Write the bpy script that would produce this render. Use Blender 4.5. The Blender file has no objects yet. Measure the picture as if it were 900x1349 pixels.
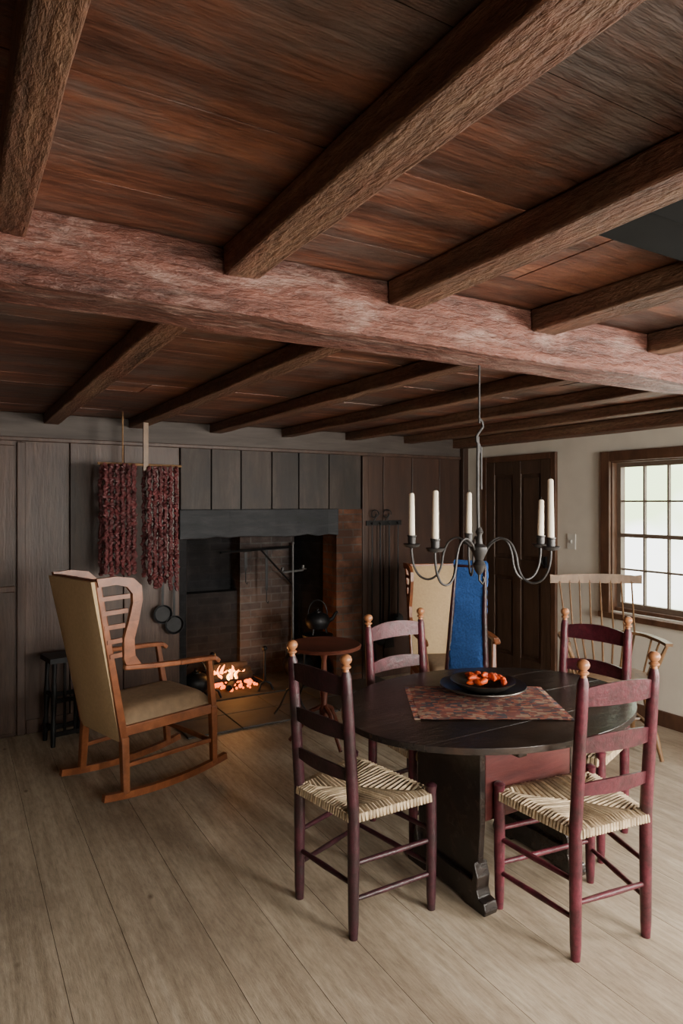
import bpy, math, random
from mathutils import Vector, Matrix
random.seed(7)
S=bpy.context.scene
COL=S.collection
pi=math.pi

# ---------------------------------------------------------------- mesh helper
class M:
    def __init__(s): s.v=[]; s.f=[]
    def add(s,vs,fs,xf=None):
        b=len(s.v)
        for p in vs:
            p=Vector(p)
            if xf is not None: p=xf@p
            s.v.append(tuple(p))
        for f in fs: s.f.append(tuple(i+b for i in f))
        return s
    def box(s,lo,hi,xf=None):
        x0,y0,z0=lo;x1,y1,z1=hi
        return s.add([(x0,y0,z0),(x1,y0,z0),(x1,y1,z0),(x0,y1,z0),(x0,y0,z1),(x1,y0,z1),(x1,y1,z1),(x0,y1,z1)],
              [(0,3,2,1),(4,5,6,7),(0,1,5,4),(1,2,6,5),(2,3,7,6),(3,0,4,7)],xf)
    def bar(s,p0,p1,w,t,up=(0,0,1),w1=None,t1=None):
        p0=Vector(p0);p1=Vector(p1);d=(p1-p0).normalized();up=Vector(up)
        r=d.cross(up)
        if r.length<1e-4: r=d.cross(Vector((1,0,0)))
        r.normalize();u=r.cross(d).normalized()
        w1=w if w1 is None else w1;t1=t if t1 is None else t1
        vs=[]
        for p,a,b in((p0,w/2,t/2),(p1,w1/2,t1/2)):
            vs+= [p-r*a-u*b,p+r*a-u*b,p+r*a+u*b,p-r*a+u*b]
        return s.add(vs,[(0,1,2,3),(7,6,5,4),(0,4,5,1),(1,5,6,2),(2,6,7,3),(3,7,4,0)])
    def tube(s,pts,rad,n=10,flat=None,cap=True):
        pts=[Vector(p) for p in pts]
        if not isinstance(rad,(list,tuple)): rad=[rad]*len(pts)
        b=len(s.v);prev=None
        for i,p in enumerate(pts):
            if i==0:d=pts[1]-p
            elif i==len(pts)-1:d=p-pts[i-1]
            else:d=(pts[i+1]-pts[i-1])
            d.normalize()
            if prev is None:
                a=d.orthogonal().normalized()
            else:
                a=(prev-d*prev.dot(d))
                a=a.normalized() if a.length>1e-5 else d.orthogonal().normalized()
            prev=a;c=d.cross(a)
            for k in range(n):
                t=2*pi*k/n
                s.v.append(tuple(p+(a*math.cos(t)+c*math.sin(t))*rad[i]))
        for i in range(len(pts)-1):
            for k in range(n):
                k2=(k+1)%n
                s.f.append((b+i*n+k,b+i*n+k2,b+(i+1)*n+k2,b+(i+1)*n+k))
        if cap:
            s.f.append(tuple(b+k for k in range(n))[::-1])
            s.f.append(tuple(b+(len(pts)-1)*n+k for k in range(n)))
        return s
    def lathe(s,prof,base=(0,0,0),n=20,xf=None):
        b=len(s.v);base=Vector(base);vs=[]
        for r,z in prof:
            for k in range(n):
                t=2*pi*k/n
                p=Vector((r*math.cos(t),r*math.sin(t),z))
                if xf is not None:p=xf@p
                s.v.append(tuple(p+base))
        for i in range(len(prof)-1):
            for k in range(n):
                k2=(k+1)%n
                s.f.append((b+i*n+k,b+i*n+k2,b+(i+1)*n+k2,b+(i+1)*n+k))
        s.f.append(tuple(b+k for k in range(n))[::-1])
        s.f.append(tuple(b+(len(prof)-1)*n+k for k in range(n)))
        return s
    def prism(s,poly,frame):
        n=len(poly)
        vs=[frame(a,b,0) for a,b in poly]+[frame(a,b,1) for a,b in poly]
        fs=[tuple(range(n))[::-1],tuple(range(n,2*n))]
        for i in range(n):
            j=(i+1)%n
            fs.append((i,j,n+j,n+i))
        return s.add(vs,fs)
    def ball(s,c,r,n=10,m=7,sc=(1,1,1)):
        b=len(s.v)
        for i in range(m+1):
            t=-pi/2+pi*i/m
            rr=max(.02*r,r*math.cos(t))
            for k in range(n):
                a=2*pi*k/n
                s.v.append((c[0]+rr*math.cos(a)*sc[0],c[1]+rr*math.sin(a)*sc[1],c[2]+r*math.sin(t)*sc[2]))
        for i in range(m):
            for k in range(n):
                k2=(k+1)%n
                s.f.append((b+i*n+k,b+i*n+k2,b+(i+1)*n+k2,b+(i+1)*n+k))
        s.f.append(tuple(b+k for k in range(n))[::-1]); s.f.append(tuple(b+m*n+k for k in range(n)))
        return s

def mk(name,m,mat,parent=None,smooth=False,bevel=0,loc=None,rot=0,sub=0):
    me=bpy.data.meshes.new(name); me.from_pydata(m.v,[],m.f); me.update()
    import bmesh
    bm=bmesh.new();bm.from_mesh(me);bmesh.ops.recalc_face_normals(bm,faces=bm.faces);bm.to_mesh(me);bm.free()
    o=bpy.data.objects.new(name,me);COL.objects.link(o)
    me.materials.append(mat)
    if smooth:
        for p in me.polygons:p.use_smooth=True
        try: me.set_sharp_from_angle(angle=math.radians(42))
        except Exception: pass
    if parent:o.parent=parent
    if loc is not None:o.location=loc
    if rot:o.rotation_euler=(0,0,rot)
    if bevel:
        b=o.modifiers.new('bevel','BEVEL');b.width=bevel;b.segments=2;b.limit_method='ANGLE';b.angle_limit=math.radians(50)
    if sub:
        b=o.modifiers.new('sub','SUBSURF');b.levels=sub;b.render_levels=sub
    return o
def empty(name,loc=(0,0,0),rot=0,sc=1):
    e=bpy.data.objects.new(name,None);COL.objects.link(e);e.location=loc;e.rotation_euler=(0,0,rot);e.scale=(sc,sc,sc);e.empty_display_size=.1
    return e

# ---------------------------------------------------------------- materials
def base(name):
    m=bpy.data.materials.new(name);m.use_nodes=True
    nt=m.node_tree;b=nt.nodes['Principled BSDF'];return m,nt,b
def ramp(nt,cols,pos=None):
    r=nt.nodes.new('ShaderNodeValToRGB');e=r.color_ramp.elements
    n=len(cols)
    if pos is None: pos=[.25+.5*i/(n-1) for i in range(n)]
    while len(e)<n:e.new(.5)
    for i,c in enumerate(cols):
        e[i].position=pos[i];e[i].color=(*c,1)
    return r
def wood(name,cols,scale=(1,1,1),ns=6,rough=.55,bump=.15,island=.25,patch=None,patchamt=.5,pscale=2.5,spec=.4,ppos=(.45,.65),pstretch=None,fine=0,rpos=None,bdist=.02,fstretch=None,famt=.8,dist=.4,knots=0):
    m,nt,b=base(name);L=nt.links.new
    tc=nt.nodes.new('ShaderNodeTexCoord');mp=nt.nodes.new('ShaderNodeMapping');mp.inputs['Scale'].default_value=scale
    geo=nt.nodes.new('ShaderNodeNewGeometry')
    mul=nt.nodes.new('ShaderNodeMath');mul.operation='MULTIPLY';mul.inputs[1].default_value=13.7
    L(geo.outputs['Random Per Island'],mul.inputs[0])
    va=nt.nodes.new('ShaderNodeVectorMath');va.operation='ADD'
    L(tc.outputs['Object'],mp.inputs['Vector']);L(mp.outputs[0],va.inputs[0]);L(mul.outputs[0],va.inputs[1])
    no=nt.nodes.new('ShaderNodeTexNoise');no.inputs['Scale'].default_value=ns;no.inputs['Detail'].default_value=9;no.inputs['Roughness'].default_value=.66;no.inputs['Distortion'].default_value=dist
    L(va.outputs[0],no.inputs['Vector'])
    r=ramp(nt,cols,rpos);L(no.outputs['Fac'],r.inputs[0])
    out=r.outputs[0]
    if patch:
        n2=nt.nodes.new('ShaderNodeTexNoise');n2.inputs['Scale'].default_value=pscale;n2.inputs['Detail'].default_value=8
        n2.inputs['Roughness'].default_value=.72;n2.inputs['Distortion'].default_value=.3
        mp2=nt.nodes.new('ShaderNodeMapping');mp2.inputs['Scale'].default_value=pstretch or tuple((1+x)/2 if x<1 else 1+(x-1)*.15 for x in scale)
        L(tc.outputs['Object'],mp2.inputs['Vector']);
        L(mp2.outputs[0],n2.inputs['Vector'])
        r2=ramp(nt,[(0,0,0),(patchamt,)*3],[ppos[0],ppos[1]]);L(n2.outputs['Fac'],r2.inputs[0])
        mx=nt.nodes.new('ShaderNodeMix');mx.data_type='RGBA'
        L(r2.outputs[0],mx.inputs['Factor']);L(out,mx.inputs[6]);mx.inputs[7].default_value=(*patch,1);out=mx.outputs[2]
    h=no.outputs['Fac']
    if fine:
        n3=nt.nodes.new('ShaderNodeTexNoise');n3.inputs['Scale'].default_value=fine;n3.inputs['Detail'].default_value=4;n3.inputs['Roughness'].default_value=.65
        mp3=nt.nodes.new('ShaderNodeMapping');mp3.inputs['Scale'].default_value=fstretch or (1,1,1)
        L(tc.outputs['Object'],mp3.inputs[0]);L(mp3.outputs[0],n3.inputs['Vector'])
        r3=ramp(nt,[(.55,.55,.55),(1.0,1,1),(1.3,1.3,1.3)],[.33,.5,.68]);L(n3.outputs['Fac'],r3.inputs[0])
        mx=nt.nodes.new('ShaderNodeMix');mx.data_type='RGBA';mx.blend_type='MULTIPLY';mx.inputs['Factor'].default_value=famt
        L(out,mx.inputs[6]);L(r3.outputs[0],mx.inputs[7]);out=mx.outputs[2]
        ad=nt.nodes.new('ShaderNodeMath');L(h,ad.inputs[0]);L(n3.outputs['Fac'],ad.inputs[1]);h=ad.outputs[0]
    if knots:
        vo=nt.nodes.new('ShaderNodeTexVoronoi');vo.inputs['Scale'].default_value=knots
        mp4=nt.nodes.new('ShaderNodeMapping');mp4.inputs['Scale'].default_value=(1,.6,1)
        L(tc.outputs['Object'],mp4.inputs[0]);L(mp4.outputs[0],vo.inputs['Vector'])
        r4=ramp(nt,[(.35,.3,.27),(1,1,1)],[.02,.055]);L(vo.outputs['Distance'],r4.inputs[0])
        mx=nt.nodes.new('ShaderNodeMix');mx.data_type='RGBA';mx.blend_type='MULTIPLY';mx.inputs['Factor'].default_value=.9
        L(out,mx.inputs[6]);L(r4.outputs[0],mx.inputs[7]);out=mx.outputs[2]
    if island:
        mr=nt.nodes.new('ShaderNodeMapRange');mr.inputs['To Min'].default_value=1-island;mr.inputs['To Max'].default_value=1+island
        L(geo.outputs['Random Per Island'],mr.inputs['Value'])
        hs=nt.nodes.new('ShaderNodeHueSaturation');L(mr.outputs[0],hs.inputs['Value']);L(out,hs.inputs['Color']);out=hs.outputs[0]
    L(out,b.inputs['Base Color'])
    b.inputs['Roughness'].default_value=rough
    b.inputs['Specular IOR Level'].default_value=spec
    if bump:
        bp=nt.nodes.new('ShaderNodeBump');bp.inputs['Strength'].default_value=bump;bp.inputs['Distance'].default_value=bdist
        L(h,bp.inputs['Height']);L(bp.outputs[0],b.inputs['Normal'])
    return m
def plain(name,c,rough=.5,metal=0,spec=.5,noise=.15,ns=20,bump=0):
    m,nt,b=base(name);L=nt.links.new
    tc=nt.nodes.new('ShaderNodeTexCoord')
    no=nt.nodes.new('ShaderNodeTexNoise');no.inputs['Scale'].default_value=ns;no.inputs['Detail'].default_value=4
    L(tc.outputs['Object'],no.inputs['Vector'])
    r=ramp(nt,[tuple(x*(1-noise) for x in c),tuple(min(1,x*(1+noise)) for x in c)]);L(no.outputs['Fac'],r.inputs[0])
    L(r.outputs[0],b.inputs['Base Color'])
    b.inputs['Roughness'].default_value=rough;b.inputs['Metallic'].default_value=metal;b.inputs['Specular IOR Level'].default_value=spec
    if bump:
        bp=nt.nodes.new('ShaderNodeBump');bp.inputs['Strength'].default_value=bump;bp.inputs['Distance'].default_value=.01
        L(no.outputs['Fac'],bp.inputs['Height']);L(bp.outputs[0],b.inputs['Normal'])
    return m
def emis(name,c,s):
    m,nt,b=base(name)
    b.inputs['Emission Color'].default_value=(*c,1);b.inputs['Emission Strength'].default_value=s;b.inputs['Base Color'].default_value=(*c,1)
    return m

M_ceil=wood('ceiling_boards',[(.026,.012,.009),(.10,.038,.024),(.18,.068,.040),(.27,.13,.080)],(.5,4.2,4.2),2.6,.5,.35,.30,patch=(.12,.088,.078),patchamt=.85,pscale=1.9,pstretch=(.7,1.6,1),ppos=(.47,.60),fine=24,fstretch=(.45,3,3),famt=.8,rpos=[.30,.44,.56,.72],dist=.35)
M_joist=wood('joist_wood',[(.040,.020,.012),(.13,.065,.038),(.23,.135,.082)],(7,.35,7),3,.6,.6,.14,patch=(.18,.064,.040),patchamt=.6,pscale=3,pstretch=(3,.8,3),fine=28,fstretch=(3,1,3),rpos=[.3,.5,.7],dist=.15)
M_summer=wood('summer_wood',[(.050,.020,.015),(.145,.052,.037),(.23,.092,.064)],(.32,6,6),3,.5,.9,.05,patch=(.30,.185,.155),patchamt=.8,pscale=3.4,pstretch=(.9,3.2,3.2),ppos=(.51,.62),fine=22,fstretch=(.9,3,3),rpos=[.32,.5,.68],dist=.3)
M_floor=wood('floor_boards',[(.21,.165,.115),(.37,.30,.22),(.47,.395,.305)],(9,.35,1),3,.52,.12,.07,patch=(.20,.150,.108),patchamt=.7,pscale=1.5,spec=.3,pstretch=(1.3,.7,1),fine=24,fstretch=(3,.6,1),famt=.45,dist=.2,knots=4.2)
M_panel=wood('panel_boards',[(.032,.017,.012),(.063,.034,.024),(.10,.057,.041)],(5,5,.5),2.5,.42,.12,.15,patch=(.048,.034,.030),patchamt=.7,pscale=1.5,spec=.32,fine=18,fstretch=(4,4,.4),famt=.5)
M_panel2=wood('panel_boards_red',[(.026,.013,.009),(.052,.026,.018),(.082,.043,.030)],(5,5,.5),2.5,.45,.12,.15,patch=(.035,.024,.021),patchamt=.6,pscale=1.5,spec=.3)
M_soot=wood('sooty_boards',[(.022,.016,.014),(.045,.033,.028),(.080,.060,.052)],(4,4,.6),3,.55,.15,.25,patch=(.022,.021,.022),patchamt=.7,spec=.25)
M_lintel=wood('lintel_wood',[(.005,.006,.007),(.012,.013,.016),(.028,.028,.032)],(1,5,5),4,.6,.4,0,spec=.3)
M_frieze=wood('frieze_boards',[(.034,.026,.022),(.072,.057,.050),(.11,.092,.082)],(.5,5,5),3,.6,.15,.1,spec=.3)
M_plaster=plain('plaster',(.62,.575,.50),.9,noise=.07,ns=5,bump=.2)
M_door=wood('door_wood',[(.028,.016,.011),(.056,.033,.022),(.085,.05,.034)],(6,6,.7),3,.4,.1,.08)
M_wfr=wood('window_wood',[(.045,.021,.013),(.09,.043,.025),(.14,.07,.042)],(3,3,1),4,.45,.1,.05)
M_burg=wood('burgundy_paint',[(.034,.006,.010),(.080,.012,.021),(.125,.024,.036)],(1,1,1),14,.36,.14,.1,patch=(.020,.010,.010),patchamt=.8,pscale=9,spec=.45,fine=60,famt=.6)
M_burgd=wood('shaded_burgundy_paint',[(.014,.006,.008),(.038,.010,.015),(.064,.017,.024)],(1,1,1),14,.36,.14,.1,patch=(.015,.011,.011),patchamt=.8,pscale=9,spec=.45,fine=60,famt=.6)  # same chair paint as above, darkened: shade is put into the colour
M_finial=plain('finial_wood',(.36,.15,.065),.35,noise=.2)
M_rush=wood('rush',[(.20,.135,.075),(.40,.30,.19),(.56,.45,.31)],(1,1,1),30,.75,.1,.42)
M_table=wood('table_black',[(.006,.005,.005),(.015,.012,.011),(.032,.023,.019)],(1.4,9,9),3,.26,.12,.15,patch=(.05,.025,.015),patchamt=.45,pscale=3,spec=.45)
M_tred=wood('table_red',[(.035,.008,.008),(.072,.015,.014),(.11,.028,.022)],(1,6,6),4,.42,.1,.1)
M_rock=wood('orange_wood',[(.11,.032,.012),(.20,.062,.022),(.31,.108,.042)],(2,2,2),6,.36,.08,.12,spec=.5)
M_linen=plain('linen',(.52,.37,.21),.9,noise=.08,ns=60,bump=.1)
M_cush=plain('seat_cushion',(.22,.145,.085),.85,noise=.15,ns=30,bump=.15)
M_wind=wood('windsor_wood',[(.08,.040,.018),(.17,.092,.042),(.26,.15,.075)],(2,2,2),6,.4,.05,.15)
M_iron=plain('wrought_iron',(.012,.012,.013),.5,.6,noise=.4)
M_irong=plain('chandelier_iron',(.055,.052,.052),.5,.7,noise=.4)
M_candle=plain('candle_wax',(.85,.75,.60),.45,noise=.05)
M_blue=plain('blue_cloth',(.018,.08,.28),.9,noise=.3,ns=90,bump=.5)
M_pepper=plain('dried_pepper',(.085,.018,.020),.55,noise=.6,ns=14)
M_ash=plain('ash',(.04,.036,.035),.95,noise=.5,ns=12,bump=.4)
M_log=plain('charred_log',(.03,.02,.015),.9,noise=.7,ns=15,bump=.5)
M_pewter=plain('pewter',(.08,.07,.06),.35,.7,noise=.3)
M_orange=plain('orange_fruit',(.62,.075,.012),.4,noise=.3,ns=25)
M_white=plain('switch_plate',(.62,.6,.55),.4,noise=.02)
M_muntin=plain('muntin_paint',(.14,.10,.075),.5,noise=.1)
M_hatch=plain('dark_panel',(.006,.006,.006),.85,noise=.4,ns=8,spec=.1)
M_red2=wood('redbrown_top',[(.05,.015,.010),(.10,.029,.018),(.15,.045,.027)],(2,2,2),5,.35,.05,.1)

def brickmat(name,c1,c2,mo,s0,pos=(.38,.66)):
    m,nt,b=base(name);L=nt.links.new
    tc=nt.nodes.new('ShaderNodeTexCoord')
    sp=nt.nodes.new('ShaderNodeSeparateXYZ');L(tc.outputs['Object'],sp.inputs[0])
    ad=nt.nodes.new('ShaderNodeMath');L(sp.outputs[0],ad.inputs[0]);L(sp.outputs[1],ad.inputs[1])
    cb=nt.nodes.new('ShaderNodeCombineXYZ');L(ad.outputs[0],cb.inputs[0]);L(sp.outputs[2],cb.inputs[1])
    br=nt.nodes.new('ShaderNodeTexBrick');br.inputs['Scale'].default_value=1
    br.inputs['Brick Width'].default_value=.19;br.inputs['Row Height'].default_value=.062;br.inputs['Mortar Size'].default_value=.006
    br.inputs['Color1'].default_value=(*c1,1);br.inputs['Color2'].default_value=(*c2,1);br.inputs['Mortar'].default_value=(*mo,1)
    L(cb.outputs[0],br.inputs['Vector'])
    no=nt.nodes.new('ShaderNodeTexNoise');no.inputs['Scale'].default_value=3;no.inputs['Detail'].default_value=7;no.inputs['Roughness'].default_value=.65
    L(tc.outputs['Object'],no.inputs['Vector'])
    r=ramp(nt,[s0,(1,1,1)],list(pos));L(no.outputs['Fac'],r.inputs[0])
    mx=nt.nodes.new('ShaderNodeMix');mx.data_type='RGBA';mx.blend_type='MULTIPLY';mx.inputs['Factor'].default_value=1
    L(br.outputs['Color'],mx.inputs[6]);L(r.outputs[0],mx.inputs[7]);L(mx.outputs[2],b.inputs['Base Color'])
    bp=nt.nodes.new('ShaderNodeBump');bp.invert=True;bp.inputs['Strength'].default_value=.6;bp.inputs['Distance'].default_value=.01
    L(br.outputs['Fac'],bp.inputs['Height']);L(bp.outputs[0],b.inputs['Normal'])
    b.inputs['Roughness'].default_value=.85
    b.inputs['Specular IOR Level'].default_value=.25
    return m
M_brick=brickmat('soot_brick',(.020,.018,.019),(.013,.012,.014),(.022,.021,.022),(.22,.24,.28),(.42,.66))
M_brick3=brickmat('ashen_brick',(.10,.072,.062),(.065,.051,.048),(.10,.094,.09),(.2,.2,.22),(.36,.60))
M_brick2=brickmat('red_brick',(.19,.080,.045),(.12,.058,.037),(.12,.09,.075),(.30,.28,.28))
def matmat():
    m,nt,b=base('woven_runner');L=nt.links.new
    tc=nt.nodes.new('ShaderNodeTexCoord')
    vo=nt.nodes.new('ShaderNodeTexVoronoi');vo.inputs['Scale'].default_value=55;vo.distance='CHEBYCHEV'
    mp=nt.nodes.new('ShaderNodeMapping');mp.inputs['Scale'].default_value=(.8,1.3,1)
    L(tc.outputs['Object'],mp.inputs[0]);L(mp.outputs[0],vo.inputs['Vector'])
    sp=nt.nodes.new('ShaderNodeSeparateColor');L(vo.outputs['Color'],sp.inputs[0])
    r=ramp(nt,[(.17,.045,.037),(.28,.18,.12),(.05,.042,.055),(.28,.09,.055),(.12,.055,.043)],[0,.3,.5,.7,.9]);r.color_ramp.interpolation='CONSTANT'
    L(sp.outputs[0],r.inputs[0]);L(r.outputs[0],b.inputs['Base Color']);b.inputs['Roughness'].default_value=.9
    return m
M_mat=matmat()
def glass():
    m=bpy.data.materials.new('window_glass');m.use_nodes=True;nt=m.node_tree;nt.nodes.clear()
    o=nt.nodes.new('ShaderNodeOutputMaterial');t=nt.nodes.new('ShaderNodeBsdfTransparent');g=nt.nodes.new('ShaderNodeBsdfGlossy')
    g.inputs['Roughness'].default_value=.05
    x=nt.nodes.new('ShaderNodeMixShader');x.inputs[0].default_value=.05
    nt.links.new(t.outputs[0],x.inputs[1]);nt.links.new(g.outputs[0],x.inputs[2]);nt.links.new(x.outputs[0],o.inputs[0]);return m
M_glass=glass()

# ---------------------------------------------------------------- room
XL,XR,YB,YF=-1.6,4.0,-1.5,4.6
ZC=2.025;ZJ=1.963
# floor boards (run along Y)
m=M();x=XL
while x<XR:
    w=random.uniform(.20,.31);y=YB
    x2=min(x+w,XR)
    m.box((x,YB,-.03),(x2-.0018,YF+.02,0))
    x=x2
m.box((XL,YB,-.09),(XR,YF+.02,-.034))
mk('floor',m,M_floor)
# ceiling boards (run along X)
m=M();y=YB
while y<YF:
    w=random.uniform(.18,.32);y2=min(y+w,YF);x=XL
    while x<XR:
        l=random.uniform(2.2,4.4);x2=min(x+l,XR)
        m.box((x,y,ZC+random.uniform(0,.004)),(x2-.001,y2-.002,ZC+.03));x=x2
    y=y2
m.box((XL-.16,YB-.16,ZC+.0305),(XR+.16,5.5,ZC+.09))
mk('ceiling',m,M_ceil)
def beam(name,lo,hi,mat,seg=14,axis=1,j=.003):
    m=M();b=[];
    n=seg
    for i in range(n+1):
        t=i/n
        for (a,c) in((0,0),(1,0),(1,1),(0,1)):
            p=[0,0,0]
            oth=[k for k in range(3) if k!=axis]
            p[axis]=lo[axis]+(hi[axis]-lo[axis])*t
            p[oth[0]]=(lo[oth[0]],hi[oth[0]])[a]+random.uniform(-j,j)
            p[oth[1]]=(lo[oth[1]],hi[oth[1]])[c]+(random.uniform(-j,j) if c==0 else 0)
            m.v.append(tuple(p))
    for i in range(n):
        for k in range(4):
            k2=(k+1)%4
            m.f.append((i*4+k,i*4+k2,(i+1)*4+k2,(i+1)*4+k))
    m.f.append((0,1,2,3));m.f.append((n*4+3,n*4+2,n*4+1,n*4))
    return mk(name,m,mat,bevel=.006)
beam('summer_beam',(XL,1.385,1.878),(XR,1.545,ZC),M_summer,26,0,.006)
near=[(.062,.12),(.512,.60),(.955,1.05),(1.46,1.56),(2.0,2.1),(2.5,2.6),(3.0,3.1),(3.5,3.6),(-.45,-.35),(-.95,-.85)]
for i,(a,b) in enumerate(near): beam('ceiling_joist',(a,YB,ZJ),(b,1.386,ZC),M_joist,16)
far=[(-.62,-.52),(-.06,.03),(.50,.59),(1.03,1.12),(1.60,1.69),(2.17,2.26),(2.74,2.83),(3.32,3.41)]
for a,b in far: beam('ceiling_joist',(a,1.544,ZJ),(b,YF,ZC),M_joist,16)
beam('wall_plate_beam',(3.86,1.546,1.945),(XR,YF,ZC),M_joist,16)
# dark panel between near joists
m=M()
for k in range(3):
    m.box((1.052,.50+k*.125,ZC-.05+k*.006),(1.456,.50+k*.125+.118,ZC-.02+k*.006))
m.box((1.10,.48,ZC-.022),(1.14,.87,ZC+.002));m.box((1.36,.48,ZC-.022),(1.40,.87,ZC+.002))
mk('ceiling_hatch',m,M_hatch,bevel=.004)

# fireplace wall : vertical boards
OX0,OX1,OZ=1.39,2.89,1.41
WZ=1.86
m=M();x=XL
edges=[XL,-1.2,-.8,-.4,-.05,.37,.66,1.0,1.385]
for a,b in zip(edges[:-1],edges[1:]): m.box((a,YF,0),(b-.006,YF+.03,WZ))
m.box((XL,YF+.031,0),(OX0,YF+.06,ZC+.03));m.box((OX1+.03,YF+.031,0),(XR,YF+.06,ZC+.03))
mk('wall_fireplace',m,M_panel,bevel=.004)
m=M();edges=[2.905,3.12,3.42,3.72,4.0]
for a,b in zip(edges[:-1],edges[1:]): m.box((a,YF,0),(b-.006,YF+.0305,WZ))
mk('wall_fireplace_panelling',m,M_panel2,bevel=.004)
m=M();e=[OX0,1.62,1.85,2.10,2.33,2.60,2.905]
for a,b in zip(e[:-1],e[1:]): m.box((a,YF+.002,OZ-.01),(b-.008,YF+.03,WZ))
m.box((OX0,YF+.031,OZ-.01),(OX1+.03,YF+.06,ZC+.03))
mk('overmantel_panelling',m,M_soot,bevel=.004)
m=M();m.box((XL,YF-.012,WZ),(XR,YF+.03,ZC+.0))
mk('trim_1',m,M_frieze,bevel=.004)
m=M();m.box((XL,YF-.028,WZ-.015),(XR,YF+.0,WZ+.012))
mk('trim_2',m,M_panel,bevel=.005)
# door leaf in panelling (left)
m=M();m.box((.345,YF-.02,.0),(.395,YF+.0,WZ-.02));mk('trim_3',m,M_panel,bevel=.006)
m=M();m.box((-.30,YF-.018,.02),(.335,YF-.001,WZ-.04));
m.box((-.30,YF-.03,.9),(.335,YF-.018,.94));mk('door_1',m,M_panel,bevel=.006)
m=M();m.box((2.90,YF-.02,0),(2.96,YF,WZ-.015));mk('trim_4',m,M_panel2,bevel=.005)
m=M();m.box((XL,YF-.014,0),(.34,YF,.09));m.box((.40,YF-.014,0),(1.385,YF,.09));m.box((2.96,YF-.014,0),(XR,YF,.09));mk('baseboard_fireplace',m,M_panel,bevel=.004)
# lintel
beam('fireplace_lintel',(OX0-.02,YF-.035,1.205),(2.66,YF+.2,1.41),M_lintel,14,0,.009)
# firebox
fire=empty('fireplace')
m=M();m.box((2.66,YF-.006,0),(2.903,YF+.22,OZ-.005));mk('brick_pier',m,M_brick2,fire)
m=M()
m.add([(2.905,YF+.2,0),(2.905,5.45,0),(2.55,5.45,0),(2.72,YF+.2,0),(2.905,YF+.2,1.8),(2.905,5.45,1.8),(2.55,5.45,1.8),(2.72,YF+.2,1.8)],
   [(0,1,2,3),(4,5,6,7),(0,1,5,4),(1,2,6,5),(2,3,7,6),(3,0,4,7)])
m.add([(1.39,YF+.062,0),(1.39,5.45,0),(1.70,5.45,0),(1.45,YF+.062,0),(1.39,YF+.062,1.8),(1.39,5.45,1.8),(1.70,5.45,1.8),(1.45,YF+.062,1.8)],
   [(0,1,2,3),(4,5,6,7),(0,1,5,4),(1,2,6,5),(2,3,7,6),(3,0,4,7)])
m.box((1.39,5.35,0),(2.905,5.5,1.8))
m.box((1.62,5.22,.0),(2.059,5.349,.72))
m.box((1.39,YF+.2,1.75),(2.905,5.5,1.85))
mk('firebox_brick',m,M_brick,fire)
m=M();m.box((2.06,5.16,.0),(2.56,5.349,1.75));mk('oven_masonry',m,M_brick3,fire)
m=M();m.box((1.39,YF+.03,-.02),(2.905,5.36,.012))
mk('firebox_floor',m,M_ash,fire)
m=M()
for i in range(5):
    for k in range(2):
        m.box((1.25+i*.36,3.98+k*.31+.003,-.0),(1.25+i*.36+.354,3.98+k*.31+.306,.012+random.uniform(0,.003)))
M_stone=plain('hearth_stone',(.075,.066,.06),.7,noise=.35,ns=5,bump=.2)
mk('hearth_stones',m,M_stone,fire,bevel=.004)

# right wall with openings
def wall_x(name,x0,x1,ya,yb,ops,mat,zt):
    m=M();y=ya
    for (a,b,za,zb) in ops:
        m.box((x0,y,0),(x1,a,zt));m.box((x0,a,0),(x1,b,za));m.box((x0,a,zb),(x1,b,zt));y=b
    m.box((x0,y,0),(x1,yb,zt));mk(name,m,mat)
W1=(2.25,3.055,.70,1.757);W2=(-.75,.65,.62,1.80)
wall_x('wall_right',XR,XR+.16,YB,YF+.05,[W2,W1],M_plaster,ZC+.0302)
# rear and left walls
def wall_y(name,y0,y1,xa,xb,ops,mat,zt):
    m=M();x=xa
    for (a,b,za,zb) in ops:
        m.box((x,y0,0),(a,y1,zt));m.box((a,y0,0),(b,y1,za));m.box((a,y0,zb),(b,y1,zt));x=b
    m.box((x,y0,0),(xb,y1,zt));mk(name,m,mat)
R1=(.5,1.5,.62,1.80);R2=(2.2,3.2,.62,1.80)
wall_y('wall_rear',YB-.16,YB,XL,XR,[R1,R2],M_plaster,ZC+.0302)
m=M();m.box((XL-.16,YB,0),(XL,YF,ZC+.0302));mk('wall_left',m,M_panel)

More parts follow.
